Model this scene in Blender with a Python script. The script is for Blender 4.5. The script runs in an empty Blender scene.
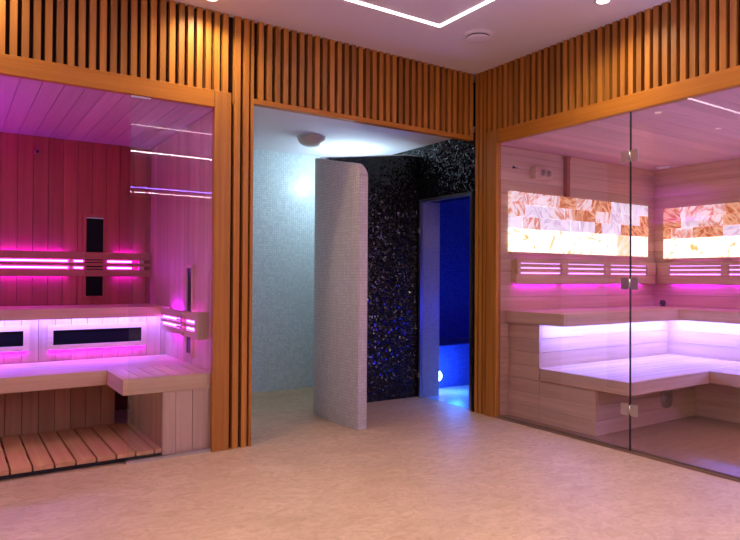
import bpy, bmesh, math, random
from mathutils import Vector, Matrix
random.seed(7)
C = bpy.context.scene.collection
S = bpy.context.scene

# ------------------------------------------------------------------ materials
def new_mat(name):
    m = bpy.data.materials.new(name); m.use_nodes = True
    nt = m.node_tree; nt.nodes.clear()
    out = nt.nodes.new('ShaderNodeOutputMaterial')
    return m, nt, out

def N(nt, t, **kw):
    n = nt.nodes.new(t)
    for k, v in kw.items(): setattr(n, k, v)
    return n

def mixc(nt, a, b, fac=None, blend='MIX', f=0.5):
    n = nt.nodes.new('ShaderNodeMix'); n.data_type = 'RGBA'; n.blend_type = blend
    n.inputs[0].default_value = f
    if fac is not None: nt.links.new(fac, n.inputs[0])
    for i, v in ((6, a), (7, b)):
        if isinstance(v, tuple): n.inputs[i].default_value = (*v, 1)
        else: nt.links.new(v, n.inputs[i])
    return n.outputs[2]

def wood(name, c1, c2, axis='Z', rough=.5, vary=.25, grain=1.0, spec=.3):
    """planed timber: grain streaks along axis, every board a little different"""
    m, nt, out = new_mat(name); L = nt.links.new
    b = N(nt, 'ShaderNodeBsdfPrincipled')
    tc = N(nt, 'ShaderNodeTexCoord'); geo = N(nt, 'ShaderNodeNewGeometry')
    mp = N(nt, 'ShaderNodeMapping')
    s = {'X': (.8, 22, 22), 'Y': (22, .8, 22), 'Z': (22, 22, .8)}[axis]
    mp.inputs['Scale'].default_value = tuple(v * grain for v in s)
    L(tc.outputs['Object'], mp.inputs[0])
    comb = N(nt, 'ShaderNodeVectorMath', operation='ADD')
    mul = N(nt, 'ShaderNodeMath', operation='MULTIPLY'); mul.inputs[1].default_value = 37.0
    L(geo.outputs['Random Per Island'], mul.inputs[0])
    L(mp.outputs[0], comb.inputs[0]); L(mul.outputs[0], comb.inputs[1])
    n1 = N(nt, 'ShaderNodeTexNoise'); n1.inputs['Scale'].default_value = 1.6
    n1.inputs['Detail'].default_value = 6; n1.inputs['Roughness'].default_value = .6
    L(comb.outputs[0], n1.inputs['Vector'])
    cr = N(nt, 'ShaderNodeMapRange'); cr.inputs[1].default_value = .3; cr.inputs[2].default_value = .7
    L(n1.outputs[0], cr.inputs[0])
    col = mixc(nt, c1, c2, cr.outputs[0])
    mr = N(nt, 'ShaderNodeMapRange'); mr.inputs[3].default_value = 1 - vary; mr.inputs[4].default_value = 1 + vary * .35
    L(geo.outputs['Random Per Island'], mr.inputs[0])
    gr = N(nt, 'ShaderNodeCombineColor')
    for i in range(3): L(mr.outputs[0], gr.inputs[i])
    col = mixc(nt, col, gr.outputs[0], blend='MULTIPLY', f=1)
    L(col, b.inputs['Base Color']); b.inputs['Roughness'].default_value = rough
    b.inputs['Specular IOR Level'].default_value = spec
    bp = N(nt, 'ShaderNodeBump'); bp.inputs['Strength'].default_value = .12; bp.inputs['Distance'].default_value = .002
    L(n1.outputs[0], bp.inputs['Height']); L(bp.outputs[0], b.inputs['Normal'])
    L(b.outputs[0], out.inputs[0])
    return m

def plain(name, col, rough=.5, metal=0, noise=0, scale=20, spec=.5):
    m, nt, out = new_mat(name); L = nt.links.new
    b = N(nt, 'ShaderNodeBsdfPrincipled')
    b.inputs['Base Color'].default_value = (*col, 1); b.inputs['Roughness'].default_value = rough
    b.inputs['Metallic'].default_value = metal; b.inputs['Specular IOR Level'].default_value = spec
    tc = N(nt, 'ShaderNodeTexCoord'); n = N(nt, 'ShaderNodeTexNoise')
    n.inputs['Scale'].default_value = scale; n.inputs['Detail'].default_value = 4
    L(tc.outputs['Object'], n.inputs['Vector'])
    if noise:
        d = tuple(max(0, v * (1 - noise)) for v in col)
        L(mixc(nt, d, col, n.outputs[0]), b.inputs['Base Color'])
    L(b.outputs[0], out.inputs[0])
    return m

def emit(name, col, strength):
    m, nt, out = new_mat(name)
    e = N(nt, 'ShaderNodeEmission'); e.inputs[0].default_value = (*col, 1); e.inputs[1].default_value = strength
    nt.links.new(e.outputs[0], out.inputs[0])
    return m

def glass_mat(name, tint=(.97, .985, .98), rough=0.0, refl=1.9):
    """clear toughened sheet: straight transmission plus a fresnel mirror"""
    m, nt, out = new_mat(name); L = nt.links.new
    t = N(nt, 'ShaderNodeBsdfTransparent'); t.inputs[0].default_value = (*tint, 1)
    g = N(nt, 'ShaderNodeBsdfGlossy'); g.inputs['Roughness'].default_value = rough
    f = N(nt, 'ShaderNodeFresnel'); f.inputs[0].default_value = 1.5
    mu = N(nt, 'ShaderNodeMath', operation='MULTIPLY'); mu.inputs[1].default_value = refl
    geo = N(nt, 'ShaderNodeNewGeometry')
    # only the outward side of each face reflects, so the ior never inverts inside the sheet
    inv = N(nt, 'ShaderNodeMath', operation='SUBTRACT'); inv.inputs[0].default_value = 1
    L(geo.outputs['Backfacing'], inv.inputs[1])
    m2 = N(nt, 'ShaderNodeMath', operation='MULTIPLY')
    L(f.outputs[0], mu.inputs[0]); L(mu.outputs[0], m2.inputs[0]); L(inv.outputs[0], m2.inputs[1])
    mx = N(nt, 'ShaderNodeMixShader')
    L(m2.outputs[0], mx.inputs[0]); L(t.outputs[0], mx.inputs[1]); L(g.outputs[0], mx.inputs[2])
    L(mx.outputs[0], out.inputs[0])
    return m

def mosaic(name, ca, cb, grout, size=.023, rough=.3, tilt=.05, spark=0.0, spec=.5):
    """glass mosaic: UV in metres, each tile its own tone and its own slight tilt"""
    m, nt, out = new_mat(name); L = nt.links.new
    b = N(nt, 'ShaderNodeBsdfPrincipled')
    uv = N(nt, 'ShaderNodeUVMap'); uv.uv_map = 'UVMap'
    sc = N(nt, 'ShaderNodeVectorMath', operation='SCALE'); sc.inputs['Scale'].default_value = 1 / size
    L(uv.outputs[0], sc.inputs[0])
    fl = N(nt, 'ShaderNodeVectorMath', operation='FLOOR'); L(sc.outputs[0], fl.inputs[0])
    fr = N(nt, 'ShaderNodeVectorMath', operation='FRACTION'); L(sc.outputs[0], fr.inputs[0])
    wn = N(nt, 'ShaderNodeTexWhiteNoise', noise_dimensions='2D'); L(fl.outputs[0], wn.inputs['Vector'])
    sx = N(nt, 'ShaderNodeSeparateXYZ'); L(fr.outputs[0], sx.inputs[0])
    masks = []
    for k in (0, 1):
        a = N(nt, 'ShaderNodeMath', operation='SUBTRACT'); a.inputs[1].default_value = .5; L(sx.outputs[k], a.inputs[0])
        ab = N(nt, 'ShaderNodeMath', operation='ABSOLUTE'); L(a.outputs[0], ab.inputs[0])
        g = N(nt, 'ShaderNodeMath', operation='GREATER_THAN'); g.inputs[1].default_value = .44; L(ab.outputs[0], g.inputs[0])
        masks.append(g.outputs[0])
    mx = N(nt, 'ShaderNodeMath', operation='MAXIMUM'); L(masks[0], mx.inputs[0]); L(masks[1], mx.inputs[1])
    col = mixc(nt, ca, cb, wn.outputs['Value'])
    if spark:   # scattered pale tiles
        gt = N(nt, 'ShaderNodeMath', operation='GREATER_THAN'); gt.inputs[1].default_value = 1 - spark
        sep = N(nt, 'ShaderNodeSeparateColor'); L(wn.outputs['Color'], sep.inputs[0]); L(sep.outputs[1], gt.inputs[0])
        col = mixc(nt, col, (.55, .5, .45), gt.outputs[0])
    col = mixc(nt, col, grout, mx.outputs[0])
    L(col, b.inputs['Base Color'])
    rr = N(nt, 'ShaderNodeMapRange'); rr.inputs[3].default_value = rough; rr.inputs[4].default_value = .8
    L(mx.outputs[0], rr.inputs[0]); L(rr.outputs[0], b.inputs['Roughness'])
    geo = N(nt, 'ShaderNodeNewGeometry')
    cs = N(nt, 'ShaderNodeVectorMath', operation='SUBTRACT'); cs.inputs[1].default_value = (.5, .5, .5)
    L(wn.outputs['Color'], cs.inputs[0])
    ss = N(nt, 'ShaderNodeVectorMath', operation='SCALE'); ss.inputs['Scale'].default_value = tilt; L(cs.outputs[0], ss.inputs[0])
    ad = N(nt, 'ShaderNodeVectorMath', operation='ADD'); L(geo.outputs['Normal'], ad.inputs[0]); L(ss.outputs[0], ad.inputs[1])
    no = N(nt, 'ShaderNodeVectorMath', operation='NORMALIZE'); L(ad.outputs[0], no.inputs[0]); L(no.outputs[0], b.inputs['Normal'])
    b.inputs['Specular IOR Level'].default_value = spec
    L(b.outputs[0], out.inputs[0])
    return m

def stone_floor(name, c1, c2, c3, rough=.42, joints=None, stretch=(1.1, 1.6, 1)):
    m, nt, out = new_mat(name); L = nt.links.new
    b = N(nt, 'ShaderNodeBsdfPrincipled'); tc = N(nt, 'ShaderNodeTexCoord')
    mp = N(nt, 'ShaderNodeMapping'); mp.inputs['Scale'].default_value = stretch
    mp.inputs['Rotation'].default_value = (0, 0, .5)
    L(tc.outputs['Object'], mp.inputs[0])
    n1 = N(nt, 'ShaderNodeTexNoise'); n1.inputs['Scale'].default_value = 2.3; n1.inputs['Detail'].default_value = 8
    n1.inputs['Roughness'].default_value = .68; n1.inputs['Distortion'].default_value = .8
    n2 = N(nt, 'ShaderNodeTexNoise'); n2.inputs['Scale'].default_value = 11; n2.inputs['Detail'].default_value = 8
    n2.inputs['Roughness'].default_value = .75; n2.inputs['Distortion'].default_value = 1.4
    L(mp.outputs[0], n1.inputs['Vector']); L(mp.outputs[0], n2.inputs['Vector'])
    r1 = N(nt, 'ShaderNodeMapRange'); r1.inputs[1].default_value = .35; r1.inputs[2].default_value = .65; L(n1.outputs[0], r1.inputs[0])
    r2 = N(nt, 'ShaderNodeMapRange'); r2.inputs[1].default_value = .42; r2.inputs[2].default_value = .7; L(n2.outputs[0], r2.inputs[0])
    col = mixc(nt, c1, c2, r1.outputs[0]); col = mixc(nt, col, c3, r2.outputs[0])
    if joints:
        br = N(nt, 'ShaderNodeTexBrick'); br.offset = 0.5
        br.inputs['Scale'].default_value = 1; br.inputs['Mortar Size'].default_value = .0018
        br.inputs['Brick Width'].default_value = joints[0]; br.inputs['Row Height'].default_value = joints[1]
        br.inputs['Mortar Smooth'].default_value = .1
        L(tc.outputs['Object'], br.inputs['Vector'])
        col = mixc(nt, col, tuple(v * .72 for v in c1), br.outputs['Fac'])
    L(col, b.inputs['Base Color'])
    rr = N(nt, 'ShaderNodeMapRange'); rr.inputs[3].default_value = rough - .08; rr.inputs[4].default_value = rough + .15
    L(n2.outputs[0], rr.inputs[0]); L(rr.outputs[0], b.inputs['Roughness'])
    bp = N(nt, 'ShaderNodeBump'); bp.inputs['Strength'].default_value = .08; bp.inputs['Distance'].default_value = .003
    L(n2.outputs[0], bp.inputs['Height']); L(bp.outputs[0], b.inputs['Normal'])
    L(b.outputs[0], out.inputs[0])
    return m

def salt_mat(name, ca, cb, strength, lo=.40, hi=.60):
    """salt brick glowing from the lamps behind it, veined"""
    m, nt, out = new_mat(name); L = nt.links.new
    tc = N(nt, 'ShaderNodeTexCoord'); geo = N(nt, 'ShaderNodeNewGeometry')
    add = N(nt, 'ShaderNodeVectorMath', operation='ADD')
    mu = N(nt, 'ShaderNodeMath', operation='MULTIPLY'); mu.inputs[1].default_value = 50
    L(geo.outputs['Random Per Island'], mu.inputs[0]); L(tc.outputs['Object'], add.inputs[0]); L(mu.outputs[0], add.inputs[1])
    rot = N(nt, 'ShaderNodeVectorRotate', rotation_type='EULER_XYZ')
    cx = N(nt, 'ShaderNodeCombineXYZ')
    for i in range(3): L(mu.outputs[0], cx.inputs[i])
    L(cx.outputs[0], rot.inputs['Rotation']); L(tc.outputs['Object'], rot.inputs['Vector'])
    sc = N(nt, 'ShaderNodeVectorMath', operation='MULTIPLY'); sc.inputs[1].default_value = (5, 5, 22)
    L(rot.outputs[0], sc.inputs[0])
    n = N(nt, 'ShaderNodeTexNoise'); n.inputs['Scale'].default_value = 1.6; n.inputs['Detail'].default_value = 5; n.inputs['Distortion'].default_value = 1.2
    L(sc.outputs[0], n.inputs['Vector'])
    r = N(nt, 'ShaderNodeMapRange'); r.inputs[1].default_value = lo; r.inputs[2].default_value = hi; L(n.outputs[0], r.inputs[0])
    col = mixc(nt, ca, cb, r.outputs[0])
    b = N(nt, 'ShaderNodeBsdfPrincipled'); L(col, b.inputs['Base Color']); b.inputs['Roughness'].default_value = .35
    L(col, b.inputs['Emission Color']); b.inputs['Emission Strength'].default_value = strength
    L(b.outputs[0], out.inputs[0])
    return m

M = {}
M['slat'] = wood('honey_timber_upright', (.40, .150, .020), (.58, .250, .042), 'Z', .42, .36)
M['slat_h_x'] = wood('honey_timber_along_x', (.42, .15, .012), (.56, .225, .025), 'X', .42, .1)
M['slat_h_y'] = wood('honey_timber_along_y', (.42, .15, .012), (.56, .225, .025), 'Y', .42, .1)
M['backing'] = plain('dark_felt_backing', (.020, .004, .002), .9, noise=.3)
M['pale_z'] = wood('pale_board_upright', (.60, .38, .26), (.76, .52, .38), 'Z', .5, .16, .8)
M['pale_x'] = wood('pale_board_along_x', (.62, .39, .225), (.78, .54, .335), 'X', .5, .12, .8)
M['pale_y'] = wood('pale_board_along_y', (.62, .39, .25), (.78, .54, .37), 'Y', .5, .12, .8)
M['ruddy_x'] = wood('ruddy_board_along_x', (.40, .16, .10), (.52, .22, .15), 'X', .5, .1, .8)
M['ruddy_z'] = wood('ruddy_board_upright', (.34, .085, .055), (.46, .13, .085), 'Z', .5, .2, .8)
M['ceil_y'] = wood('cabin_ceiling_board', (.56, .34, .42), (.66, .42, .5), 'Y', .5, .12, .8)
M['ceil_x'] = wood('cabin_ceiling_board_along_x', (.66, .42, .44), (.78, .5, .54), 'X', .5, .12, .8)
M['warm_z'] = wood('bench_board_upright', (.44, .22, .11), (.58, .33, .18), 'Z', .55, .16, .8)
M['deck'] = wood('duckboard_timber', (.60, .30, .13), (.74, .42, .20), 'Y', .5, .14, .8)
M['paint'] = plain('matt_white_paint', (.84, .80, .87), .85, noise=.03)
M['dark_paint'] = plain('taupe_paint', (.30, .24, .22), .85, noise=.05)
M['floor'] = stone_floor('peach_travertine', (.51, .355, .205), (.61, .44, .27), (.42, .275, .155), .50)
M['floor_cabin'] = stone_floor('brown_wood_look_tile', (.36, .20, .11), (.45, .26, .145), (.28, .15, .08), .38, (1.2, .2), (1, 8, 1))
M['glass'] = glass_mat('clear_glass')
M['steel'] = plain('satin_steel', (.62, .60, .57), .28, 1)
M['alu'] = plain('brushed_aluminium', (.55, .54, .52), .35, 1)
M['channel'] = plain('bronze_floor_channel', (.34, .24, .17), .4, .6)
M['black_glass'] = plain('black_heater_glass', (.004, .004, .005), .3, spec=.12)
M['dark'] = plain('dark_plastic', (.02, .018, .02), .5)
M['white_tile'] = mosaic('white_mosaic', (.50, .48, .43), (.60, .57, .52), (.40, .38, .35), .021, .3, .06)
M['blue_tile'] = mosaic('pale_blue_mosaic', (.58, .68, .70), (.70, .79, .82), (.48, .56, .60), .021, .28, .06)
M['black_tile'] = mosaic('black_glitter_mosaic', (.002, .002, .003), (.010, .007, .007), (.002, .002, .002), .014, .14, .62, .0, .5)
M['steam_blue'] = mosaic('deep_blue_mosaic', (.04, .06, .30), (.06, .10, .42), (.03, .04, .2), .021, .3, .06)
M['steam_tile'] = mosaic('steam_room_mosaic', (.45, .45, .5), (.6, .6, .65), (.4, .4, .45), .021, .3, .06)
M['led_room'] = emit('room_led_white', (1, .78, .86), 13)
M['led_room_far'] = emit('room_led_far', (1, .80, .86), 34)
M['led_blue'] = emit('room_led_blue', (.12, .12, 1), 60)
M['led_mag'] = emit('magenta_led', (.55, .05, 1), 26)
M['led_mag_soft'] = emit('magenta_led_hidden', (.33, .0, 1), 55)
M['led_vio'] = emit('violet_white_led', (.13, .17, 1), 200)
M['led_pink'] = emit('pink_violet_led', (.55, .26, 1), 4)
M['led_rmag'] = emit('right_magenta_led', (.40, .005, 1), 42)
M['led_header'] = emit('header_colour_led', (.38, .002, 1), 120)  # emission of the added fill shelf in the left cabin
M['led_header_r'] = emit('header_pink_led', (.42, .26, 1), 60)  # emission of the added fill bar in the right cabin
M['spot'] = emit('spot_lens', (1, .88, .74), 7)
M['led_vio_left'] = emit('violet_led', (.13, .13, 1), 125)
M['orb'] = emit('steam_orb', (.35, .5, 1), 26)
M['salt_amber'] = salt_mat('salt_amber', (.50, .13, .03), (.86, .50, .28), .62)
M['salt_pink'] = salt_mat('salt_pink', (.62, .26, .16), (.94, .86, .88), .72)
M['salt_white'] = salt_mat('salt_white', (.58, .48, .58), (.90, .88, 1), .8)
M['salt_glow'] = salt_mat('salt_glow', (1, .40, .10), (1, .95, .88), 1.45, .36, .47)
M['salt_ember'] = salt_mat('salt_ember', (1, .55, .28), (1, .86, .70), .95)
M['lamp_shade'] = plain('frosted_shade', (.62, .50, .45), .4)

# ------------------------------------------------------------------ mesh builder
class MB:
    def __init__(s): s.bm = bmesh.new(); s.uv = s.bm.loops.layers.uv.new('UVMap')
    def box(s, x0, x1, y0, y1, z0, z1, mi=0):
        x0, x1 = sorted((x0, x1)); y0, y1 = sorted((y0, y1)); z0, z1 = sorted((z0, z1))
        v = [s.bm.verts.new((x, y, z)) for x in (x0, x1) for y in (y0, y1) for z in (z0, z1)]
        for q, ax in (((0, 1, 3, 2), 'x'), ((4, 6, 7, 5), 'x'), ((0, 4, 5, 1), 'y'), ((2, 3, 7, 6), 'y'), ((0, 2, 6, 4), 'z'), ((1, 5, 7, 3), 'z')):
            f = s.bm.faces.new([v[i] for i in q]); f.material_index = mi
            for l in f.loops:
                c = l.vert.co
                l[s.uv].uv = {'x': (c.y, c.z), 'y': (c.x, c.z), 'z': (c.x, c.y)}[ax]
        return s
    def cyl(s, c, r, h, axis='Z', seg=32, r2=None, mi=0):
        """solid round piece centred on c; r at the low end, r2 at the high end"""
        if r2 is None: r2 = r
        d = bmesh.ops.create_cone(s.bm, cap_ends=True, segments=seg, radius1=r, radius2=r2, depth=h)
        rot = {'Z': Matrix(), 'X': Matrix.Rotation(math.pi / 2, 4, 'Y'), 'Y': Matrix.Rotation(-math.pi / 2, 4, 'X')}[axis]
        bmesh.ops.transform(s.bm, matrix=Matrix.Translation(c) @ rot, verts=d['verts'])
        for v in d['verts']:
            for f in v.link_faces: f.material_index = mi
        return s
    def lathe(s, prof, c, seg=40):
        rings = []
        for r, z in prof:
            rings.append([s.bm.verts.new((c[0] + r * math.cos(2 * math.pi * i / seg), c[1] + r * math.sin(2 * math.pi * i / seg), c[2] + z)) for i in range(seg)])
        for a, b in zip(rings, rings[1:]):
            for i in range(seg):
                s.bm.faces.new((a[i], a[(i + 1) % seg], b[(i + 1) % seg], b[i]))
        s.bm.faces.new(rings[0][::-1]); s.bm.faces.new(rings[-1])
        return s
    def sphere(s, c, r, seg=28):
        d = bmesh.ops.create_uvsphere(s.bm, u_segments=seg, v_segments=seg // 2, radius=r)
        bmesh.ops.translate(s.bm, vec=c, verts=d['verts']); return s
    def bevel(s, w, seg=2):
        bmesh.ops.bevel(s.bm, geom=list(s.bm.edges), offset=w, segments=seg, affect='EDGES', profile=.6)
        return s

def origin_of(bm):
    xs = [v.co for v in bm.verts]
    return Vector(((min(v.x for v in xs) + max(v.x for v in xs)) / 2, (min(v.y for v in xs) + max(v.y for v in xs)) / 2, min(v.z for v in xs)))

def build(name, mb, mats, parent=None, smooth=False, root=None):
    """link the collected shapes as one mesh; coordinates are world, stored relative to the thing's base"""
    if not isinstance(mats, (list, tuple)): mats = [mats]
    me = bpy.data.meshes.new(name)
    loc = Vector(parent['_o']) if parent is not None else origin_of(mb.bm)
    bmesh.ops.recalc_face_normals(mb.bm, faces=mb.bm.faces)
    bmesh.ops.translate(mb.bm, vec=-loc, verts=mb.bm.verts)
    mb.bm.to_mesh(me); mb.bm.free()
    for m in mats: me.materials.append(m)
    if smooth:
        for p in me.polygons: p.use_smooth = True
    o = bpy.data.objects.new(name, me); C.objects.link(o)
    if parent is not None: o.parent = parent
    else: o.location = loc
    o['_o'] = tuple(loc)
    return o

def thing(name, label, cat, loc, group=None):
    o = bpy.data.objects.new(name, None); C.objects.link(o)
    o.location = loc; o['_o'] = tuple(loc); o.empty_display_size = .1
    o['label'] = label; o['category'] = cat
    if group: o['group'] = group
    return o

def tag(o, label, cat, group=None):
    o['label'] = label; o['category'] = cat
    if group: o['group'] = group
    return o

def struct(name, mb, mat, label=None, cat=None, parent=None):
    o = build(name, mb, mat, parent); o['kind'] = 'structure'
    if label: o['label'] = label
    if cat: o['category'] = cat
    return o

def B(*a): return MB().box(*a)

def boards(mb, run, a0, a1, width, gap, rest, off=0.0):
    """tongue-and-groove boards: split the axis `run` from a0 to a1; rest = dict of the other two ranges"""
    p = a0 - off
    while p < a1 - 1e-6:
        q = min(p + width - gap, a1); s0 = max(p, a0)
        if q - s0 > .004:
            r = dict(rest); r[run] = (s0, q)
            mb.box(*r['x'], *r['y'], *r['z'])
        p += width
    return mb

H, H1, H2 = 2.60, 2.03, 2.13          # room ceiling, underside and top of the sauna front headers
HC = 2.16                             # ceiling of the passage behind the opening

# ------------------------------------------------------------------ room shell
struct('floor', B(-6.2, 0.06, -9.7, 1.75, -.1, 0).box(.06, 2.6, -9.7, -4.3, -.1, 0), M['floor'], 'peach beige stone floor of the lounge and passage', 'floor')
struct('ceiling', B(-6.2, .2, -9.7, .15, H, H + .1).box(.2, 2.6, -9.7, -4.2, H, H + .1), M['paint'], 'white plaster ceiling with recessed light lines', 'ceiling')
struct('wall_left', B(-6.2, -6.0, -9.7, .15, 0, H), M['dark_paint'])
struct('wall_back', B(-6.0, 2.6, -9.7, -9.5, 0, H), M['dark_paint'])
struct('wall_front_upper', B(-6.0, -1.963, .040, .15, H2 + .002, H), M['backing'])
struct('wall_front_pier', B(-1.963, -1.82, .040, .15, 0, H), M['backing'])
struct('wall_front_beam', B(-1.82, .0, .040, .07, 2.121, H), M['backing'])
struct('wall_front_left', B(-6.0, -3.95, .0, .15, 0, H2), M['dark_paint'])
struct('wall_right_upper', B(.040, .15, -4.3, -.004, H2 + .002, H), M['backing'])
struct('wall_right_corner', B(.040, .15, -.128, .0, 0, H2), M['backing'])
struct('wall_right_rear', B(.0, .15, -4.3, -2.75, 0, H2).box(.15, 2.6, -4.3, -4.2, 0, H).box(2.4, 2.6, -9.5, -4.3, 0, H), M['dark_paint'])

# ------------------------------------------------------------------ slatted timber cladding
SD = .036
def slats_x(x0, x1, z0, z1, pitch, wid, mb=None, start=None):
    mb = mb or MB(); x = x1 if start is None else start
    while x - wid > x0 - 1e-4:
        mb.box(x - wid, x, .002, .002 + SD, z0, z1); x -= pitch
    return mb
def slats_y(y0, y1, z0, z1, pitch, wid, mb=None):
    mb = mb or MB(); y = y1
    while y - wid > y0 - 1e-4:
        mb.box(.002, .002 + SD, y - wid, y, z0, z1); y -= pitch
    return mb
tag(build('slat_panel', slats_x(-4.6, -1.985, H2, H, .0525, .032), M['slat']),
    'upright honey brown slats above the left sauna opening', 'slat panel', 'slatted timber cladding')
tag(build('slat_panel', MB().box(-1.943, -1.906, .002, .002 + SD, 0, H).box(-1.884, -1.851, .002, .002 + SD, 0, H).box(-1.838, -1.820, .002, .002 + SD, 0, H), M['slat']),
    'floor to ceiling slats between left sauna frame and passage opening', 'slat panel', 'slatted timber cladding')
t = thing('slat_panel', 'upright slats hanging on the beam over the open passage', 'slat panel', (-.9, .02, 2.09), 'slatted timber cladding')
build('slats', slats_x(-1.805, -.014, 2.122, H, .0562, .0325), M['slat'], t)
build('bottom_rail', B(-1.82, -.012, .0, .05, 2.088, 2.120).bevel(.002, 1), M['slat_h_x'], t)
tag(build('slat_panel', slats_y(-4.2, -.140, H2, H, .0537, .031), M['slat']),
    'upright slats above the right sauna glass front', 'slat panel', 'slatted timber cladding')
tag(build('slat_panel', slats_y(-.131, -.006, 0, H, .045, .028), M['slat']),
    'dark narrow corner slats from floor to ceiling beside the blue doorway', 'slat panel', 'slatted timber cladding')

# ------------------------------------------------------------------ sauna front frames
t = thing('timber_portal', 'honey brown timber frame around the left sauna opening', 'frame', (-2.9, .03, 0), 'sauna front frames')
build('header', B(-3.95, -2.067, .0, .036, H1, H2).bevel(.002, 1), M['slat_h_x'], t)
build('post', B(-2.066, -1.965, -.004, .036, 0, H2).bevel(.002, 1), M['slat'], t)
build('post', B(-3.95, -3.85, .0, .036, 0, H1).bevel(.002, 1), M['slat'], t)
t = thing('timber_portal', 'honey brown timber frame around the right sauna glass front', 'frame', (.03, -1.4, 0), 'sauna front frames')
build('header', B(.0, .045, -2.75, -.239, H1, H2).bevel(.002, 1), M['slat_h_y'], t)
build('post', B(-.004, .045, -.238, -.133, 0, H2).bevel(.002, 1), M['slat'], t)
build('post', B(.0, .045, -2.75, -2.64, 0, H1).bevel(.002, 1), M['slat'], t)

# ------------------------------------------------------------------ left sauna cabin
XW, YB = -2.045, 1.50
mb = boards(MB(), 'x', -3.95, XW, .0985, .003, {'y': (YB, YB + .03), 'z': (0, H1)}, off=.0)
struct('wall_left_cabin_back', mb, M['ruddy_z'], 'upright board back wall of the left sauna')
struct('wall_left_cabin_back_core', B(-4.05, XW, YB + .03, YB + .1, 0, H1), M['backing'])
mb = boards(MB(), 'y', .039, YB, .0985, .003, {'x': (XW, XW + .03), 'z': (0, H1)})
struct('wall_left_cabin_right', mb, M['pale_z'], 'upright board side wall of the left sauna')
struct('wall_left_cabin_core', B(XW + .03, -1.84, .15, 1.62, 0, HC), M['backing'])
struct('wall_left_cabin_left', boards(MB(), 'y', .08, YB, .0985, .003, {'x': (-4.0, -3.95), 'z': (0, H1)}), M['pale_z'])
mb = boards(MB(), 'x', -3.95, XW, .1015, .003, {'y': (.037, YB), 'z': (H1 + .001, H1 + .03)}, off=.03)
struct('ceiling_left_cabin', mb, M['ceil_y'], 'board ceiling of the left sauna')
struct('ceiling_left_cabin_core', B(-4.0, XW, .16, YB + .1, H1 + .035, H1 + .1), M['backing'])

# duckboard floor grid
t = thing('duckboard', 'slatted wooden duckboard lying just inside the open left sauna', 'duckboard', (-3.1, .4, .0))
build('slats', boards(MB(), 'x', -3.84, -2.345, .1015, .010, {'y': (.045, .815), 'z': (.03, .052)}, off=.062), M['deck'], t)
mb = MB()
for y in (.10, .42, .74): mb.box(-3.84, -2.345, y - .02, y + .02, 0, .029)
build('batten', mb, M['dark'], t)

# lower bench: one L of boards with its aprons and plinths
LT, LB = .460, .372
t = thing('lower_bench', 'low L shaped sauna bench with side seat, in left sauna', 'bench', (-3.0, .7, 0))
mb = boards(MB(), 'y', .475, 1.06, .0835, .004, {'x': (-3.95, XW - .001), 'z': (LT - .022, LT)})
build('seat_boards', mb, M['pale_x'], t)
mb = boards(MB(), 'x', -2.537, XW - .001, .082, .004, {'y': (.066, .472), 'z': (LT - .022, LT)})
build('side_seat_boards', mb, M['pale_y'], t)
build('front_apron', B(-3.95, -2.562, .452, .474, LB, LT).bevel(.002, 1), M['pale_x'], t)
build('side_apron', B(-2.560, -2.538, .042, .474, LB, LT).bevel(.002, 1), M['pale_y'], t)
build('end_apron', B(-2.560, XW - .001, .040, .064, LB, LT).bevel(.002, 1), M['pale_x'], t)
build('underside', B(-3.95, XW - .002, .48, 1.06, LB, LB + .02).box(-2.535, XW - .002, .07, .48, LB, LB + .02), M['warm_z'], t)
build('plinth', boards(MB(), 'x', -3.95, -2.44, .091, .003, {'y': (.82, .84), 'z': (0, LB - .001)}, off=.03), M['warm_z'], t)
build('side_plinth', boards(MB(), 'y', .075, .82, .093, .003, {'x': (-2.338, -2.318), 'z': (0, LB - .001)}), M['warm_z'], t)
build('end_plinth', boards(MB(), 'x', -2.338, XW - .001, .0975, .003, {'y': (.052, .074), 'z': (.0, LB - .001)}, off=.022), M['pale_z'], t)

# riser wall between the two levels, upper bench
t = thing('upper_bench', 'high sauna bench along back wall of the left sauna, lit below', 'bench', (-3.0, 1.25, 0))
build('riser', boards(MB(), 'x', -3.95, XW - .001, .0985, .003, {'y': (1.065, 1.085), 'z': (LB, .748)}), M['pale_z'], t)
build('seat_boards', boards(MB(), 'y', .974, YB - .002, .0872, .004, {'x': (-3.95, XW - .001), 'z': (.789, .812)}), M['pale_x'], t)
build('front_apron', B(-3.95, XW - .001, .950, .972, .745, .814).bevel(.002, 1), M['pale_x'], t)
build('light_strip', B(-3.93, XW - .02, .978, .992, .748, .755), M['led_vio_left'], t)

def heater(x0, x1, z0, z1, y, fr=.034, label=''):
    t = thing('infrared_heater', label, 'heater', ((x0 + x1) / 2, y - .01, z0 - fr), 'infrared heater panels')
    f = MB()
    f.box(x0 - fr, x1 + fr, y - .03, y - .002, z0 - fr, z0).box(x0 - fr, x1 + fr, y - .03, y - .002, z1, z1 + fr)
    f.box(x0 - fr, x0, y - .03, y - .002, z0, z1).box(x1, x1 + fr, y - .03, y - .002, z0, z1)
    build('frame', f, M['pale_x'], t)
    build('heating_panel', B(x0, x1, y - .018, y - .006, z0, z1), M['black_glass'], t)
    build('glow_strip', B(x0 - fr + .01, x1 + fr - .01, y - .016, y - .008, z0 - fr - .006, z0 - fr - .001), M['led_mag_soft'], t)
heater(-2.785, -2.219, .568, .666, 1.065, label='long black heater panel in pale frame, nearer the glass, under upper bench')
heater(-3.524, -2.958, .572, .670, 1.065, label='long black heater panel cut by the left picture edge')
t = thing('infrared_heater', 'upright black heater panel on left sauna back wall behind backrest', 'heater', (-2.456, 1.48, .86), 'infrared heater panels')
x0, x1, z0, z1, y = -2.516, -2.397, .878, 1.470, 1.499
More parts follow.
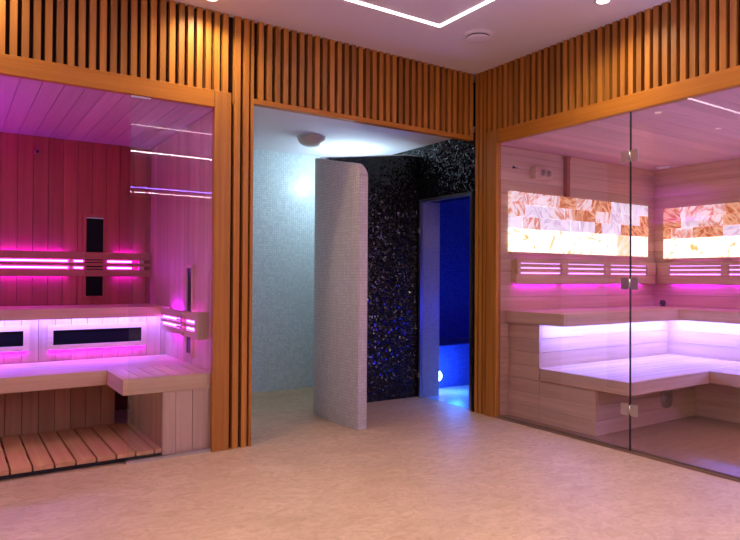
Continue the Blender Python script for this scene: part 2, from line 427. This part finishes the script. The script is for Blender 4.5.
f = MB().box(x0 - .022, x0, y - .018, y, z0 - .022, z1 + .022).box(x1, x1 + .022, y - .018, y, z0 - .022, z1 + .022)
f.box(x0, x1, y - .018, y, z0 - .022, z0).box(x0, x1, y - .018, y, z1, z1 + .022)
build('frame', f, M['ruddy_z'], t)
build('heating_panel', B(x0, x1, y - .010, y - .002, z0, z1), M['black_glass'], t)
build('top_clip', B(x0, x1, y - .020, y - .010, z1 - .012, z1 - .004), M['steel'], t)
t = thing('infrared_heater', 'upright black heater panel on left sauna side wall behind short backrest', 'heater', (-2.05, .47, .50), 'infrared heater panels')
y0, y1, z0, z1 = .425, .520, .530, 1.085
f = MB().box(XW - .018, XW - .001, y0 - .022, y0, z0 - .022, z1 + .022).box(XW - .018, XW - .001, y1, y1 + .022, z0 - .022, z1 + .022)
f.box(XW - .018, XW - .001, y0, y1, z0 - .022, z0).box(XW - .018, XW - .001, y0, y1, z1, z1 + .022)
build('frame', f, M['pale_z'], t)
build('heating_panel', B(XW - .010, XW - .002, y0, y1, z0, z1), M['black_glass'], t)

# backrest on the back wall: three boards standing off the wall, light in the slots
t = thing('backrest', 'long magenta lit backrest boards on left sauna back wall', 'backrest', (-3.0, 1.46, 1.02), 'lit backrests')
for z0, z1 in ((1.150, 1.204), (1.102, 1.124), (1.024, 1.074)):
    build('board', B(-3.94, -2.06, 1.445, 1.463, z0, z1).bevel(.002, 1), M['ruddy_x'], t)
for x in (-3.55, -2.62, -2.335, -2.12): build('bracket', B(x - .018, x + .018, 1.464, 1.5, 1.03, 1.195), M['pale_z'], t)
mb = MB()
for k in range(7): mb.box(-2.535, -2.38, 1.432, 1.444, 1.030 + k * .025, 1.030 + k * .025 + .013)
build('heater_guard', mb, M['ruddy_x'], t)
for a, b in ((-3.94, -2.645), (-2.60, -2.54), (-2.37, -2.195)):
    for z in (1.137, 1.088):
        build('light_strip', B(a, b, 1.458, 1.466, z - .006, z + .006), M['led_mag'], t)
for a, b in ((-3.5, -2.65), (-2.34, -2.15)):
    for z in (1.182, 1.046):
        build('back_glow_strip', B(a, b, 1.466, 1.476, z - .006, z + .006), M['led_mag_soft'], t)

t = thing('backrest', 'short magenta lit backrest on left sauna side wall', 'backrest', (XW - .04, .7, .65), 'lit backrests')
for z0, z1 in ((.757, .808), (.712, .735), (.650, .690)):
    build('board', B(XW - .065, XW - .047, .20, .945, z0, z1).bevel(.002, 1), M['pale_y'], t)
build('end_block', B(XW - .068, XW - .001, .148, .198, .645, .813).bevel(.002, 1), M['pale_z'], t)
for y in (.62, .90): build('bracket', B(XW - .046, XW, y - .018, y + .018, .655, .80), M['pale_z'], t)
mb = MB()
for k in range(7): mb.box(XW - .078, XW - .067, .41, .535, .655 + k * .022, .655 + k * .022 + .011)
build('heater_guard', mb, M['pale_y'], t)
for a, b in ((.56, .935), (.22, .40)):
    for z in (.746, .701):
        build('light_strip', B(XW - .052, XW - .044, a, b, z - .006, z + .006), M['led_mag'], t)
for z in (.79, .668):
    build('back_glow_strip', B(XW - .044, XW - .034, .65, .93, z - .006, z + .006), M['led_mag_soft'], t)

t = thing('cove_uplight', 'violet uplight shelf on the far left side wall of the left sauna', 'light', (-3.9, .62, 1.6))  # invented shelf out of view, put in to colour the left cabin ceiling
build('housing', B(-3.949, -3.80, .30, 1.0, 1.62, 1.66), M['pale_y'], t)
build('diffuser', B(-3.94, -3.81, .31, .99, 1.661, 1.672), M['led_header'], t)
build('lip', B(-3.800, -3.790, .29, 1.01, 1.62, 1.70).box(-3.949, -3.80, .29, .299, 1.62, 1.70), M['pale_y'], t)  # keeps the added diffuser from mirroring in the right glass

t = thing('temperature_sensor', 'tiny dark sensor high on the left sauna back wall', 'sensor', (-2.846, YB, 1.9))
build('body', MB().cyl((-2.846, YB - .008, 1.917), .022, .016, 'Y'), M['ruddy_x'], t, True)
build('tip', MB().cyl((-2.846, YB - .020, 1.917), .010, .010, 'Y'), M['dark'], t, True)

# fixed pane of the left sauna
t = thing('glass_panel', 'fixed clear glass pane at right end of the left sauna front', 'glass panel', (-2.3, .03, 0), 'sauna front glass')
build('pane', B(-2.535, -2.068, .022, .030, .014, H1 - .002), M['glass'], t)
build('floor_channel', B(-2.545, -2.068, .014, .038, 0, .016), M['alu'], t)
build('top_clip', B(-2.535, -2.43, .016, .036, H1 - .012, H1 - .001), M['steel'], t)
t = thing('glass_panel', 'fixed clear glass pane at far left end of the left sauna', 'glass panel', (-3.6, .03, 0), 'sauna front glass')
build('pane', B(-3.85, -3.26, .022, .030, .014, H1 - .002), M['glass'], t)
build('floor_channel', B(-3.85, -3.25, .014, .038, 0, .016), M['alu'], t)

# ------------------------------------------------------------------ passage behind the opening
struct('ceiling_passage', B(-1.84, 1.75, .071, 1.75, HC, HC + .06), M['paint'], 'pale ceiling of the tiled passage')
struct('wall_passage_back', B(-1.84, .0, 1.62, 1.75, 0, HC), M['blue_tile'], 'pale blue mosaic back wall of the passage')
struct('wall_passage_left', B(-1.84, -1.815, .15, 1.62, 0, HC), M['blue_tile'])
DY0, DY1, DZ = .045, .685, 1.685
mb = MB().box(.03, .22, .0, DY0, 0, HC).box(.03, .22, DY1, 1.75, 0, HC).box(.03, .22, DY0, DY1, DZ, HC)
mb.box(.0, .03, -.0, 0.01, 0, HC)
struct('wall_passage_right', mb, M['black_tile'], 'black glitter mosaic wall around the blue doorway')
struct('trim_1', B(.031, .218, DY1 - .012, DY1 - .001, 0, DZ - .001).box(.031, .218, DY0 + .001, DY0 + .006, 0, DZ - .001), M['white_tile'])

# curved mosaic screen: pale outside and end, black inside, top rising to the back
def curved_screen():
    pts = [(-1.020, -.005), (-1.032, .10), (-1.042, .22), (-1.048, .36), (-1.046, .48), (-1.026, .59), (-.975, .68),
           (-.895, .740), (-.79, .768), (-.62, .772), (-.40, .770), (-.20, .765), (.028, .760)]
    P = []                                   # resample with a spline
    for i in range(len(pts) - 1):
        p0 = pts[max(i - 1, 0)]; p1 = pts[i]; p2 = pts[i + 1]; p3 = pts[min(i + 2, len(pts) - 1)]
        for k in range(6):
            u = k / 6
            P.append(tuple(.5 * ((2 * b) + (c - a) * u + (2 * a - 5 * b + 4 * c - d) * u * u + (-a + 3 * b - 3 * c + d) * u ** 3)
                           for a, b, c, d in zip(p0, p1, p2, p3)))
    P.append(pts[-1])
    # extra stations near the free end so its top corner can be round
    a, b = P[0], P[1]
    ex = [(a[0] + (b[0] - a[0]) * q, a[1] + (b[1] - a[1]) * q) for q in (.08, .2, .4, .65)]
    P = [P[0]] + ex + P[1:]
    L = [0]
    for i in range(1, len(P)): L.append(L[-1] + math.dist(P[i], P[i - 1]))
    def top(s):
        z = 1.805 + .17 * min(1, s / .8) ** 1.1 + .11 * max(0, min(1, (s - .8) / .8))
        R = .085
        if s < R: z -= R - math.sqrt(max(0, R * R - (R - s) ** 2))
        return z
    mb = MB(); th = .038; n = len(P); rows = []
    for i in range(n):
        t = Vector((P[min(i + 1, n - 1)][0] - P[max(i - 1, 0)][0], P[min(i + 1, n - 1)][1] - P[max(i - 1, 0)][1])).normalized()
        nx, ny = -t.y, t.x                   # outward (left / back) side
        z = top(L[i]); e = .008
        sec = [(-th, 0), (-th, z - e), (-th + e, z), (th - e, z), (th, z - e), (th, 0)]   # inner bottom .. inner top, outer top, outer bottom
        rows.append([mb.bm.verts.new((P[i][0] + nx * d, P[i][1] + ny * d, zz)) for d, zz in sec])
    for i in range(n - 1):
        for j in range(5):
            f = mb.bm.faces.new((rows[i][j], rows[i + 1][j], rows[i + 1][j + 1], rows[i][j + 1]))
            f.material_index = 1 if j == 0 else 0; f.smooth = j in (0, 4)
            for l in f.loops:
                k = i if l.vert in rows[i] else i + 1
                l[mb.uv].uv = (L[k], l.vert.co.z) if j in (0, 4) else (L[k], (l.vert.co - rows[k][j].co).length + 3)
    for r in (rows[0], rows[-1]):
        f = mb.bm.faces.new(r)
        for l in f.loops: l[mb.uv].uv = (l.vert.co.x, l.vert.co.z)
    return mb
o = build('curved_screen_wall', curved_screen(), [M['white_tile'], M['black_tile']])
tag(o, 'free standing curved screen wall in white mosaic with a rounded top corner', 'screen wall')

# dome ceiling lamp in the passage
t = thing('dome_lamp', 'frosted dome lamp on the passage ceiling above the white screen', 'ceiling lamp', (-.94, .90, HC))
build('base_ring', MB().cyl((-.94, .90, HC - .008), .115, .016), M['steel'], t, True)
build('shade', MB().lathe([(.112, -.016), (.108, -.03), (.092, -.052), (.065, -.07), (.03, -.079), (.004, -.081)], (-.94, .90, HC)), M['lamp_shade'], t, True)

# steam room
struct('floor_steam_room', B(.06, 1.75, -.02, 1.75, -.1, 0), M['steam_tile'], 'mosaic floor of the steam room')
struct('wall_steam_room_back', B(.22, 1.75, 1.38, 1.5, 0, HC), M['steam_blue'])
struct('wall_steam_room_right', B(1.6, 1.75, -.02, 1.38, 0, HC), M['steam_blue'])
struct('wall_steam_room_near', B(.22, 1.6, -.06, -.02, 0, HC), M['steam_blue'])
tag(build('steam_bench', B(.24, 1.6, .93, 1.378, 0, .40).bevel(.015, 3), M['steam_blue']), 'tiled bench glowing blue inside the steam room', 'bench')
t = thing('orb_lamp', 'small glowing ball lamp low behind the steam room door jamb', 'lamp', (.290, .80, 0))
build('stand', MB().cyl((.290, .80, .045), .02, .09), M['steel'], t, True)
build('globe', MB().sphere((.290, .80, .145), .052), M['orb'], t, True)
t = thing('steam_door', 'narrow steel framed glass door lit blue from within', 'door', (.02, .36, 0))
f = MB().box(.004, .028, DY0 - .012, DY0 + .012, 0, DZ + .015).box(.004, .028, DY1 - .012, DY1 + .012, 0, DZ + .015)
f.box(.004, .028, DY0 + .012, DY1 - .012, DZ - .012, DZ + .015)
build('frame', f, M['alu'], t)
build('pane', B(.010, .018, DY0 + .013, DY1 - .013, .01, DZ - .013), M['glass'], t)
for z in (1.43, .19): build('hinge', B(-.004, .003, DY1 - .004, DY1 + .022, z - .02, z + .02).bevel(.002, 1), M['steel'], t)

# ------------------------------------------------------------------ right sauna cabin
YL, XB, YN, HR = -.20, 2.05, -2.85, 2.028
struct('floor_right_cabin', B(.06, XB + .1, YN, YL + .02, -.1, 0), M['floor_cabin'], 'brown tiled floor of the right sauna')
mb = boards(MB(), 'z', 0, HR, .0985, .0025, {'x': (.047, XB), 'y': (YL, YL + .03)})
struct('wall_right_cabin_left', mb, M['pale_x'], 'level board wall of the right sauna beside the frame')
struct('wall_right_cabin_left_core', B(.08, XB + .1, YL + .03, YL + .1, 0, HR), M['backing'])
mb = boards(MB(), 'z', 0, HR, .0985, .0025, {'x': (XB, XB + .03), 'y': (YN, YL)})
struct('wall_right_cabin_back', mb, M['pale_y'], 'level board far wall of the right sauna')
struct('wall_right_cabin_back_core', B(XB + .03, XB + .1, YN, YL, 0, HR), M['backing'])
struct('wall_right_cabin_near', boards(MB(), 'z', 0, HR, .0985, .0025, {'x': (.16, XB), 'y': (YN - .03, YN)}), M['pale_x'])
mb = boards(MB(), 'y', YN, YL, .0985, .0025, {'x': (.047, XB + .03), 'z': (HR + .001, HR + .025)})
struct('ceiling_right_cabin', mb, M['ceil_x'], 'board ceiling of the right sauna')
struct('ceiling_right_cabin_core', B(.155, XB + .1, YN, YL + .1, HR + .03, HR + .08), M['backing'])

UT, UB = .785, .700
UX, UY = .130, -.750                   # upper bench end and long front
BX = 1.515                             # upper bench front along the far wall
RY, RX = -.500, 1.78                   # riser planes
t = thing('upper_bench', 'high pale L shaped bench in right sauna below the lit backrests', 'bench', (1.1, -.5, 0))
build('end_apron', B(UX, UX + .022, UY, YL - .001, UB, UT).bevel(.002, 1), M['pale_y'], t)
build('front_apron', B(UX + .023, BX, UY, UY + .022, UB, UT).bevel(.002, 1), M['pale_x'], t)
build('far_apron', B(BX + .001, BX + .022, YN + .001, UY + .022, UB, UT).bevel(.002, 1), M['pale_y'], t)
build('seat_boards', boards(MB(), 'y', UY + .024, YL - .001, .088, .004, {'x': (UX + .024, XB - .001), 'z': (UT - .024, UT - .001)}), M['pale_x'], t)
build('far_seat_boards', boards(MB(), 'x', BX + .024, XB - .001, .088, .004, {'y': (YN + .001, UY + .02), 'z': (UT - .024, UT - .001)}), M['pale_y'], t)
build('riser', boards(MB(), 'z', .28, UB, .0985, .0025, {'x': (.19, RX + .02), 'y': (RY, RY + .02)}, off=.08), M['pale_x'], t)
build('end_riser', boards(MB(), 'z', 0, UB, .0985, .0025, {'x': (.168, .188), 'y': (RY - .0, YL - .001)}), M['pale_y'], t)
build('far_riser', boards(MB(), 'z', .28, UB, .0985, .0025, {'x': (RX, RX + .02), 'y': (YN + .001, RY - .001)}, off=.08), M['pale_y'], t)
build('light_strip', B(.20, RX - .068, RY - .085, RY - .068, UB - .006, UB - .001), M['led_vio'], t)
build('far_light_strip', B(RX - .085, RX - .068, YN + .05, RY - .087, UB - .006, UB - .001), M['led_vio'], t)

KT, KB = .388, .304
KX, KY, KF = .150, -1.235, 1.07
t = thing('lower_bench', 'low pale L shaped bench in right sauna with violet lit seat', 'bench', (1.1, -.9, 0))
build('end_apron', B(KX, KX + .022, KY, RY - .022, KB, KT).bevel(.002, 1), M['pale_y'], t)
build('front_apron', B(KX + .023, KF, KY, KY + .022, KB, KT).bevel(.002, 1), M['pale_x'], t)
build('far_apron', B(KF + .001, KF + .022, YN + .001, KY + .022, KB, KT).bevel(.002, 1), M['pale_y'], t)
build('seat_boards', boards(MB(), 'y', KY + .024, RY - .001, .088, .004, {'x': (KX + .024, RX - .001), 'z': (KT - .024, KT - .001)}), M['pale_x'], t)
build('far_seat_boards', boards(MB(), 'x', KF + .024, RX - .001, .088, .004, {'y': (YN + .001, KY + .02), 'z': (KT - .024, KT - .001)}), M['pale_y'], t)
build('end_plinth', boards(MB(), 'z', 0, KB - .001, .0985, .0025, {'x': (.168, .188), 'y': (-.975, RY - .002)}), M['pale_y'], t)
build('front_plinth', boards(MB(), 'z', 0, KB - .001, .0985, .0025, {'x': (.19, 1.36), 'y': (-.975, -.955)}), M['pale_x'], t)
build('far_plinth', boards(MB(), 'z', 0, KB - .001, .0985, .0025, {'x': (1.36, 1.38), 'y': (YN + .001, -.976)}), M['pale_y'], t)
tag(build('round_vent', MB().cyl((.975, -.980, .165), .068, .008, 'Y').cyl((.975, -.986, .165), .040, .006, 'Y'), M['alu'], None, True),
    'round grey vent on the plinth under the right sauna bench', 'vent')

# backrests with lit slots
def backrest_right(axis, label, segs, a0, a1):
    if axis == 'x':
        t = thing('backrest', label, 'backrest', (1.1, YL - .04, .98), 'lit backrests')
        bx = lambda a, b, d0, d1, z0, z1: B(a, b, YL - d1, YL - d0, z0, z1)
        m = M['pale_x']
    else:
        t = thing('backrest', label, 'backrest', (XB - .04, -1.5, .98), 'lit backrests')
        bx = lambda a, b, d0, d1, z0, z1: B(XB - d1, XB - d0, a, b, z0, z1)
        m = M['pale_y']
    for z0, z1 in ((1.150, 1.178), (1.118, 1.138), (1.080, 1.100), (.985, 1.060)):
        build('board', bx(a0, a1, .040, .056, z0, z1).bevel(.002, 1), m, t)
    for i, (a, b) in enumerate(segs):
        for z, hh in ((1.144, .002), (1.109, .0042), (1.070, .0042)):
            build('light_strip', bx(a, b, .040, .047, z - hh, z + hh), M['led_pink'], t)
        build('back_glow_strip', bx(a, b, .024, .034, .995, 1.007), M['led_rmag'], t)
    edges = [a0 + .003] + [v for s in segs for v in s] + [a1 - .003]
    for k in range(0, len(edges) - 1, 2):
        a, b = sorted((edges[k], edges[k + 1]))
        if b - a > .01: build('bracket', bx(a + .002, b - .002, .0, .0395, 1.0, 1.17), m, t)
        if b - a > .01: build('cover', bx(a + .002, b - .002, .057, .062, 1.062, 1.150), m, t)
backrest_right('x', 'lit backrest of boards on right sauna left wall, three lit segments', [(.235, .695), (.780, 1.247), (1.330, 1.850)], .19, 1.985)
backrest_right('y', 'lit backrest of boards on right sauna far wall, beyond the glass door', [(-.835, -.385), (-1.36, -.90), (-1.89, -1.43), (-2.42, -1.96)][::-1], -2.75, -.262)

# backlit salt brick walls
def salt_wall(axis, a0, a1, z0, z1, label, seed):
    rnd = random.Random(seed)
    if axis == 'x': t = thing('salt_panel', label, 'salt panel', ((a0 + a1) / 2, YL - .02, z0), 'backlit salt brick panels')
    else: t = thing('salt_panel', label, 'salt panel', (XB - .02, (a0 + a1) / 2, z0), 'backlit salt brick panels')
    mb = MB(); rows = [(0, .02), (.02, .40), (.40, .60), (.60, .80), (.80, 1.0)]
    hh = z1 - z0
    for ri, (r0, r1) in enumerate(rows):
        if ri == 0: continue
        p = a0 - rnd.uniform(0, .12) if ri != 1 else a0
        while p < a1:
            w = rnd.choice((.10, .16, .20, .20, .24)); q = min(p + w, a1); s = max(p, a0)
            if a1 - q < .05: q = a1
            if q - s > .01:
                if ri == 1: mi = rnd.choice((3, 3, 3, 3, 3, 3, 3, 3, 3, 3, 4))
                elif ri == 2: mi = rnd.choice((0, 1, 1, 2, 2, 0, 3))
                else: mi = rnd.choice((0, 1, 1, 2, 2, 1))
                d = rnd.uniform(.020, .028)
                zz0, zz1 = z0 + r0 * hh, z0 + r1 * hh - .0015
                if axis == 'x': mb.box(s, q - .0012, YL - d, YL - .002, zz0, zz1, mi)
                else: mb.box(XB - d, XB - .002, s, q - .0012, zz0, zz1, mi)
            if q >= a1: break
            p = q
    mb.bm.verts.ensure_lookup_table()
    build('bricks', mb, [M['salt_amber'], M['salt_pink'], M['salt_white'], M['salt_glow'], M['salt_ember']], t)
    f = MB()
    if axis == 'x': f.box(a0, a1, YL - .030, YL - .001, z0 - .006, z0 + .008)
    else: f.box(XB - .030, XB - .001, a0, a1, z0 - .006, z0 + .008)
    build('ledge', f, M['pale_x'], t)
salt_wall('x', .157, 1.92, 1.222, 1.690, 'glowing salt brick panel on right sauna left wall, behind fixed pane', 11)
salt_wall('y', -2.70, -.305, 1.206, 1.665, 'glowing salt brick panel on right sauna far wall', 23)

# small fittings on the left wall of the right sauna
t = thing('control_box', 'small wooden box with two round dials above the salt panel', 'control box', (.55, -.23, 1.80))
build('body', B(.400, .596, YL - .055, YL, 1.803, 1.895).bevel(.003, 1), M['pale_x'], t)
for x in (.465, .540):
    k = build('dial', MB().cyl((x, YL - .059, 1.848), .032, .008, 'Y'), M['pale_z'], t, True)
    build('dial_ring', MB().cyl((x, YL - .066, 1.848), .024, .008, 'Y', r2=.018), M['channel'], k, True)
t = thing('cable_duct', 'upright wooden duct from ceiling down to the salt panel', 'duct', (.83, -.22, 1.69))
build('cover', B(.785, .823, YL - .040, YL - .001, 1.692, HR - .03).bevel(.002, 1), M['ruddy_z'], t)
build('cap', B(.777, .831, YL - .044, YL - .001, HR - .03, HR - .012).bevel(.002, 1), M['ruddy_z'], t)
t = thing('wall_hook', 'tiny metal hook high on the wall near the right sauna frame', 'hook', (.225, -.21, 1.86))
build('plate', MB().cyl((.212, YL - .004, 1.875), .010, .008, 'Y'), M['dark'], t, True)
build('peg', MB().cyl((.238, YL - .014, 1.872), .006, .028, 'Y'), M['steel'], t, True)
build('bar', B(.205, .243, YL - .010, YL - .006, 1.868, 1.876), M['dark'], t)
tag(build('sauna_downlight', MB().lathe([(.055, 0), (.055, -.006), (.045, -.012), (.004, -.013)], (1.93, -.36, HR)), M['paint'], None, True),
    'small round light in the right sauna ceiling near the inner corner', 'ceiling light')
t = thing('dial_gauge', 'tiny dark round gauge standing on the upper bench in the corner', 'gauge', (1.93, -.36, UT))
build('foot', MB().cyl((1.93, -.36, UT + .003), .026, .006), M['dark'], t, True)
build('dial', MB().cyl((1.93, -.36, UT + .032), .026, .014, 'X'), M['dark'], t, True)

t = thing('colour_light_bar', 'upright pink light bar at the near end of the right sauna', 'light', (.9, -2.84, .9), None)  # invented bar out of view, put in to tint the right cabin ceiling
build('housing', B(.86, .94, YN + .001, YN + .013, 1.0, 1.9), M['alu'], t)
build('diffuser', B(.87, .93, YN + .014, YN + .034, 1.01, 1.89), M['led_header_r'], t)

# glass front of the right sauna: fixed pane, hinged door
t = thing('glass_panel', 'fixed clear glass pane between right sauna post and glass door', 'glass panel', (.03, -.8, 0), 'sauna front glass')
build('pane', B(.012, .022, -1.325, -.236, .012, H1 - .002), M['glass'], t)
t = thing('glass_door', 'clear frameless glass door hung on three square steel hinges', 'door', (.03, -1.7, 0))
build('pane', B(.012, .022, -2.14, -1.333, .012, H1 - .004), M['glass'], t)
build('edge_seal', B(.011, .023, -1.3325, -1.3275, .012, H1 - .004), M['dark'], t)
for z in (1.762, 1.004, .255):
    h = build('hinge', B(.004, .011, -1.387, -1.337, z - .036, z + .036).box(.004, .011, -1.323, -1.273, z - .036, z + .036).bevel(.0025, 1), M['steel'], t)
    build('barrel', MB().cyl((.008, -1.330, z), .009, .05), M['alu'], h, True)
t = thing('glass_panel', 'fixed clear glass pane beyond the hinged sauna door', 'glass panel', (.03, -2.4, 0), 'sauna front glass')
build('pane', B(.012, .022, -2.64, -2.148, .012, H1 - .002), M['glass'], t)
t = thing('floor_sill', 'low bronze threshold running under the right sauna glass', 'threshold', (.03, -1.4, 0))
build('outer_profile', B(.002, .010, -2.64, -.240, 0, .011), M['channel'], t)
build('inner_profile', B(.024, .05, -2.64, -.240, 0, .020), M['channel'], t)

# ------------------------------------------------------------------ room ceiling fittings
LZ = H - .004
def light_line(pts, w, mat, label, grp='recessed light lines'):
    mb = MB()
    for (ax, ay), (bx, by) in zip(pts, pts[1:]):
        x0, x1 = sorted((ax, bx)); y0, y1 = sorted((ay, by))
        if y1 - y0 < 1e-6: mb.box(x0 - w / 2, x1 + w / 2, y0 - w / 2, y0 + w / 2, LZ, H - .0005)
        else: mb.box(x0 - w / 2, x0 + w / 2, y0 + w / 2, y1 - w / 2, LZ, H - .0005)
    return tag(build('light_line', mb, mat), label, 'light line', grp)
light_line([(-.832, -3.15), (-.832, -.575), (-4.8, -.575), (-4.8, -3.15), (-.832, -3.15)], .021, M['led_room'],
           'bright white light line turning a corner in the lounge ceiling')
light_line([(1.7, -8.7), (1.7, -4.62), (-4.8, -4.62), (-4.8, -8.7), (1.7, -8.7)], .045, M['led_room_far'],
           'white light line in the ceiling behind the viewer, mirrored in the glass')
tag(build('blue_light_line', B(-4.7, 1.6, -8.06, -8.0, LZ, H - .0005), M['led_blue']), 'blue light line mirrored in the left sauna glass', 'light line')

t = thing('ceiling_vent', 'round white air valve in the ceiling near the corner', 'vent', (-.532, -.599, H))
build('ring', MB().lathe([(.098, 0), (.098, -.006), (.088, -.012), (.070, -.012), (.066, -.004)], (-.532, -.599, H)), M['paint'], t, True)
build('disc', MB().lathe([(.012, -.006), (.074, -.020), (.076, -.026), (.070, -.030), (.004, -.031)], (-.532, -.599, H)), M['paint'], t, True)
build('gap', MB().cyl((-.532, -.599, H - .007), .072, .012), M['dark'], t, True)

def downlight(x, y, label, power, cone=2.7, rad=.035, col=(1, .76, .48), deep=False):
    t = thing('downlight', label, 'ceiling light', (x, y, H), 'recessed downlights')
    if deep:
        r = MB()
        for a, b in ((.034, .046),):
            prof = [(b, 0), (b, -.034), (a, -.034), (a, -.001)]
            rings = [[r.bm.verts.new((x + q * math.cos(2 * math.pi * i / 32), y + q * math.sin(2 * math.pi * i / 32), H + z)) for i in range(32)] for q, z in prof]
            for u_, v_ in zip(rings, rings[1:]):
                for i in range(32): r.bm.faces.new((u_[i], u_[(i + 1) % 32], v_[(i + 1) % 32], v_[i]))
        build('glare_ring', r, M['paint'], t, True)
        build('lens', MB().cyl((x, y, H - .004), .033, .002), M['spot'], t, True)
    else:
        build('trim_ring', MB().lathe([(.048, 0), (.048, -.004), (.040, -.006), (.034, -.005)], (x, y, H)), M['paint'], t, True)
        build('lens', MB().cyl((x, y, H - .007), .033, .002), M['spot'], t, True)
    d = bpy.data.lights.new('downlight_beam', 'SPOT'); d.energy = power; d.color = col
    d.spot_size = cone; d.spot_blend = 1 if cone > 2.2 else .8; d.shadow_soft_size = rad
    l = bpy.data.objects.new('downlight_beam', d); C.objects.link(l); l.parent = t; l.location = (0, 0, -.040 if deep else -.012)
PW = 44
downlight(-2.15, -.165, 'small bright downlight over the slats right of left sauna', PW)
downlight(-.31, -1.375, 'small bright downlight near right slats at the top picture edge', PW)
downlight(-3.25, -.145, 'downlight over the slats above left sauna opening', PW * .5)
downlight(-.285, -2.45, 'downlight near the slats above the glass door', PW)
for x, y in ((-2.5, -1.6), (-1.5, -1.6), (-1.5, -2.8), (-3.4, -1.9), (-2.6, -2.9)):  # extra unseen spots, put in to light the lounge floor
    downlight(x, y, 'hooded downlight inside the loop of the ceiling light line', 70, cone=1.2, rad=.06, col=(1, .80, .55), deep=True)

def lamp(name, kind, loc, power, col, size=.1, rot=(0, 0, 0), sy=None, spread=None):
    d = bpy.data.lights.new(name, kind); d.energy = power; d.color = col
    if kind == 'AREA':
        d.shape = 'RECTANGLE'; d.size = size; d.size_y = sy or size
        if spread: d.spread = spread
    else: d.shadow_soft_size = size
    o = bpy.data.objects.new(name, d); C.objects.link(o); o.location = loc; o.rotation_euler = rot
    return o
def fill_uplighter(x, y, label, power):  # added lamp standing out of view, brightens the lounge ceiling
    t = thing('floor_uplighter', label, 'floor lamp', (x, y, 0), 'floor uplighters')
    build('foot', MB().cyl((x, y, .012), .15, .024), M['alu'], t, True)
    build('pole', MB().cyl((x, y, .74), .013, 1.43), M['alu'], t, True)
    build('bowl', MB().lathe([(.03, 0), (.11, .03), (.16, .09), (.17, .14), (.162, .14), (.15, .10), (.05, .045), (.004, .04)], (x, y, 1.44)), M['alu'], t, True)
    d = bpy.data.lights.new('uplighter_bulb', 'SPOT'); d.energy = power; d.color = (.56, .46, 1)
    d.spot_size = 2.6; d.spot_blend = .6; d.shadow_soft_size = .06
    l = bpy.data.objects.new('uplighter_bulb', d); C.objects.link(l); l.parent = t; l.location = (0, 0, 1.56); l.rotation_euler = (math.pi, 0, 0)
fill_uplighter(-4.75, -1.25, 'tall metal floor lamp in front of the slats at far left', 110)
fill_uplighter(-.50, -3.45, 'tall metal floor lamp near the glass front behind the viewer', 205)
# cool lamp of the shower bay hidden behind the curved screen
lamp('shower_bay_lamp', 'POINT', (-.42, 1.16, 1.93), 14, (.60, .84, 1), .09)
# blue steam room light; the second is an added fill shining out through the doorway
lamp('steam_floor_lamp', 'POINT', (.44, .70, .20), 14, (.03, .20, 1), .08)
lamp('steam_ceiling_lamp', 'POINT', (.80, .10, .7), 10.0, (.02, .03, 1), .1)

# ------------------------------------------------------------------ world, camera, view
w = bpy.data.worlds.new('world'); S.world = w; w.use_nodes = True
w.node_tree.nodes['Background'].inputs[0].default_value = (.9, .75, .8, 1)
w.node_tree.nodes['Background'].inputs[1].default_value = .0

cd = bpy.data.cameras.new('camera'); cam = bpy.data.objects.new('camera', cd); C.objects.link(cam)
X, Y, Z, yaw, pit, rol, F = -3.3495, -3.6014, 1.0386, .5856, .0097, .006, 630.8462
fw = Vector((math.sin(yaw) * math.cos(pit), math.cos(yaw) * math.cos(pit), math.sin(pit)))
r = Vector((math.cos(yaw), -math.sin(yaw), 0)); u = r.cross(fw)
r2 = r * math.cos(rol) + u * math.sin(rol); u2 = -r * math.sin(rol) + u * math.cos(rol)
cam.matrix_world = Matrix(((r2.x, u2.x, -fw.x, X), (r2.y, u2.y, -fw.y, Y), (r2.z, u2.z, -fw.z, Z), (0, 0, 0, 1)))
cd.sensor_width = 36; cd.lens = F / 740 * 36; cd.clip_start = .05; cd.clip_end = 60
S.camera = cam

S.view_settings.view_transform = 'Standard'; S.view_settings.look = 'None'
S.view_settings.exposure = 0; S.view_settings.gamma = 1; S.view_settings.use_curve_mapping = False
S.cycles.use_denoising = True
S.cycles.max_bounces = 10; S.cycles.transparent_max_bounces = 16; S.cycles.diffuse_bounces = 5
S.cycles.sample_clamp_indirect = 6
for o in bpy.data.objects:
    if '_o' in o: del o['_o']
